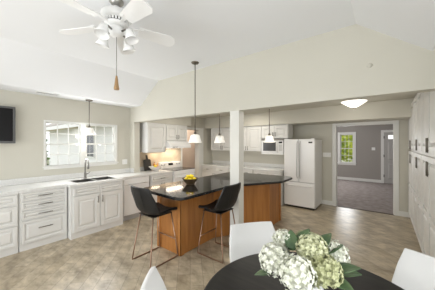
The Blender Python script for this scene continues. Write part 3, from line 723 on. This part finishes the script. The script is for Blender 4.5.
# ceiling vent
t = thing('ceiling_vent', 'grey slotted air vent in the ceiling above the window wall', 'vent', (-4.52, 1.13, LOW))
m = MB(); m.box((-.06, -.16, -.008), (-.05, .16, 0)).box((.05, -.16, -.008), (.06, .16, 0)).box((-.05, -.16, -.008), (.05, -.15, 0)).box((-.05, .15, -.008), (.05, .16, 0)); m.build('frame', 'plate_white', t)
m = MB()
for k in range(14): m.box((-.05, -.148+k*.0215, -.007), (.05, -.138+k*.0215, -.001))
m.build('louvers', 'vent_grey', t)

# switch and outlet plates
def plate(label, loc, rz, w_, h, n, name='light_switch', cat='light switch'):
    t = thing(name, label, cat, loc, rz)
    MB().box((-w_/2, -.006, -h/2), (w_/2, 0, h/2)).build('cover_plate', 'plate_white', t, bevel=.002)
    for i in range(n):
        x = -w_/2+w_*(i+.5)/n; MB().box((x-.011, -.010, -.03), (x+.011, -.005, .03)).build('switch_rocker' if name == 'light_switch' else 'socket', 'white_metal', t, bevel=.001)
plate('white wall switch plate between the fridge and the doorway', (-1.20, NY, 1.30), 0, .19, .115, 3)
plate('white double switch plate beside the kitchen window above the counter', (WX, 2.655, 1.165), 90, .12, .115, 2)
plate('white switch plate on the grey wall of the far room', (-.38, 11, 1.38), 0, .12, .12, 2)
t = thing('wall_sensor', 'small round cream cover plate high on the beam wall', 'sensor', (-.127, BY, 2.41))
MB().lathe([(0, 0), (.024, 0), (.022, .01), (.012, .014), (0, .015)], n=24, mtx=Matrix.Rotation(R(90), 4, 'X')).build('cover', 'wall_paint', t, smooth=True)

# cutting board, glass bowl of fruit, amber bottles
t = thing('cutting_board', 'black paddle cutting board leaning against the wall under the wall cabinet', 'cutting board', (-4.69, 3.21, .911))
mt = Matrix.Rotation(R(-10), 4, 'Y')
m = MB(); pts = [(-.105, 0), (.105, 0), (.105, .26), (.085, .285), (.03, .29), (.024, .40), (-.024, .40), (-.03, .29), (-.085, .285), (-.105, .26)]
m.prism(pts, -.009, .009, 'x'); m.build('board', 'black_board', t, bevel=.004, mtx=mt)
MB().lathe([(.011, -.0105), (.015, -.0105), (.015, .0105), (.011, .0105), (.011, -.0105)], n=16, mtx=mt @ Matrix.Translation((0, 0, .375)) @ Matrix.Rotation(R(90), 4, 'Y')).build('hanging_ring', 'nickel', t)
FB = (-4.50, 3.30)
t = thing('glass_bowl', 'wide clear glass bowl of fruit on the counter in front of the cutting board', 'bowl', (FB[0], FB[1], .911))
MB().lathe([(0, 0), (.05, 0), (.055, .006), (.10, .045), (.165, .105), (.17, .105), (.105, .04), (.055, .0015)], n=40).build('bowl', 'bowl_glass', t, smooth=True)
MB().lathe([(.163, .103), (.172, .103), (.172, .109), (.163, .109), (.163, .103)], n=40).build('rim', 'white_metal', t, smooth=True)
fr_ = (('apple', 'apple_red', (.05, .02, .075), 'red apple in the glass bowl'), ('orange', 'orange_peel', (-.05, .04, .075), 'orange in the glass bowl'), ('pear', 'pear_green', (0, -.06, .075), 'green pear in the glass bowl'), ('lemon', 'lemon', (-.015, .0, .115), 'yellow lemon on top of the fruit in the glass bowl'))
for nm, m_, c, lab in fr_:
    t = thing(nm, lab, 'fruit', (FB[0]+c[0], FB[1]+c[1], .911+c[2]))
    MB().ball((0, 0, 0), .037, 3, (1, 1, .92) if nm != 'pear' else (.9, .9, 1.15)).build('flesh', m_, t, smooth=True)
    MB().tube([(0, 0, .03), (.004, 0, .048)], .002, 6).build('stalk', 'bark', t)
for k, (x, y, s, lab) in enumerate(((-4.72, 3.42, 1.0, 'amber glass bottle beside the cutting board'), (-4.72, 3.51, .85, 'smaller amber glass jar next to the range'))):
    t = thing('amber_bottle', lab, 'bottle', (x, y, .911), 0, 'amber bottles by the range'); t.scale = (s, s, s)
    MB().lathe([(0, 0), (.04, 0), (.042, .01), (.042, .12), (.03, .15), (.016, .165), (.016, .185), (0, .185)], n=24).build('glass', 'amber', t, smooth=True)
    MB().lathe([(0, .185), (.017, .185), (.017, .205), (0, .205)], n=16).build('stopper', 'cork', t)

# bowl of lemons on the island
LB = (-2.55, 2.55)
t = thing('fruit_bowl', 'brown wooden bowl filled with lemons on the black island top', 'bowl', (LB[0], LB[1], .913))
MB().lathe([(0, 0), (.06, 0), (.065, .01), (.10, .05), (.132, .10), (.138, .102), (.126, .098), (.09, .05), (.05, .014), (0, .012)], n=40).build('bowl', 'bowl_wood', t, smooth=True)
lem = thing('lemon', '', 'lemon')
MB().lathe([(0, -.045), (.007, -.042), (.012, -.037), (.026, -.024), (.032, 0), (.027, .024), (.013, .037), (.006, .042), (0, .045)], n=18).build('peel', 'lemon', lem, smooth=True)
MB().ball((0, 0, .045), .005, 1).build('stem_end', 'stem', lem)
for k in range(9):
    o = lem if k == 0 else copy_tree(lem)
    o.scale = (.85, .85, .85)
    if k < 6: a = R(60*k+15); c = (.076*math.cos(a), .076*math.sin(a), .088)
    else: a = R(120*(k-6)); c = (.038*math.cos(a), .038*math.sin(a), .134); a += R(90)
    o.location = (LB[0]+c[0], LB[1]+c[1], .913+c[2]); o.rotation_euler = (R(85+random.uniform(-8, 8)), R(random.uniform(-8, 8)), a)
    o['label'] = 'yellow lemon piled in the brown bowl on the island'; o['group'] = 'lemons in the brown bowl'

# ================================================================ outdoors
struct(MB().box((-40, -20, -.5), (WX-1.4, 40, -.4)).box((-40, 11.6, -.5), (30, 40, -.41)).build('ground', 'lawn'))
t = thing('neighbour_house', 'white sided neighbouring house seen through the kitchen window', 'house', (0, 0, 0))
m = MB(); HY = 5.0; x0, x1 = -19.5, -7.6
z = -.4
while z < 2.5:
    m.prism([(HY-.02, z), (HY-.05, z), (HY-.02, z+.175), (HY, z+.175), (HY, z)], x0, x1, 'x'); z += .17
m.box((x0+.02, HY-.01, -.4), (x1-.02, HY+7, 2.5)); m.build('siding_wall', 'siding', t)
m = MB(); m.prism([(HY-.7, 2.60), (HY-.7, 2.72), (HY+3.5, 4.6), (HY+7.7, 2.72), (HY+7.7, 2.60)], x0-.4, x1+.3, 'x'); m.build('roof', 'roof_shingle', t)
MB().box((x0-.4, HY-.75, 2.46), (x1+.3, HY-.7, 2.66)).build('gutter_board', 'siding', t)
MB().box((x0-.4, HY-.7, 2.50), (x1+.3, HY, 2.54)).build('soffit', 'eave', t)
for a in (-12.85,):
    f = MB().box((a-.06, HY-.085, .85), (a+.96, HY-.05, 2.1)).build('window', 'white_trim', t)
    MB().box((a, HY-.09, .92), (a+.43, HY-.084, 2.04)).box((a+.47, HY-.09, .92), (a+.9, HY-.084, 2.04)).build('pane', 'dark_pane', f)
def bush(name, label, cat, loc, rad, m_, n=340, trunk=0, ls=.09):
    t = thing(name, label, cat, loc); b_ = MB()
    for i in range(n):
        d = Vector([random.gauss(0, 1) for _ in range(3)]).normalized()*random.uniform(.45, 1)
        p = Vector((d.x*rad[0], d.y*rad[1], d.z*rad[2]+rad[2]+trunk))
        q = Matrix.Rotation(random.uniform(0, 6.3), 3, 'Z') @ Matrix.Rotation(random.uniform(-1.2, 1.2), 3, 'X')
        v = [b_.b.verts.new(p+q @ Vector(c)*ls*random.uniform(.7, 1.4)) for c in ((-1, 0, 0), (0, -.5, .1), (1, 0, 0), (0, .5, .1))]
        b_.b.faces.new(v)
    b_.ball((0, 0, rad[2]+trunk), 1, 3, (rad[0]*.62, rad[1]*.62, rad[2]*.62), .05)
    b_.build('foliage', m_, t)
    m = MB(); m.tube([(0, 0, 0), (.03, 0, rad[2]*.8+trunk)], [.05, .02], 8); m.build('trunk', 'bark', t)
bush('garden_shrub', 'green shrub outside the kitchen window beside the white house', 'shrub', (-11.3, 2.62, -.4), (.35, .24, 1.3), 'bush')
bush('small_tree', 'thin bare-looking garden shrub outside the second kitchen window pane', 'shrub', (-7.6, 3.65, -.4), (.25, .3, .65), 'eave', 120, .3, .05)
bush('garden_tree', 'bright yellow-green tree outside the window of the grey room', 'tree', (-2.3, 14.5, -.4), (1.9, 1.2, 1.6), 'bright_foliage', 1500, .4, .14)
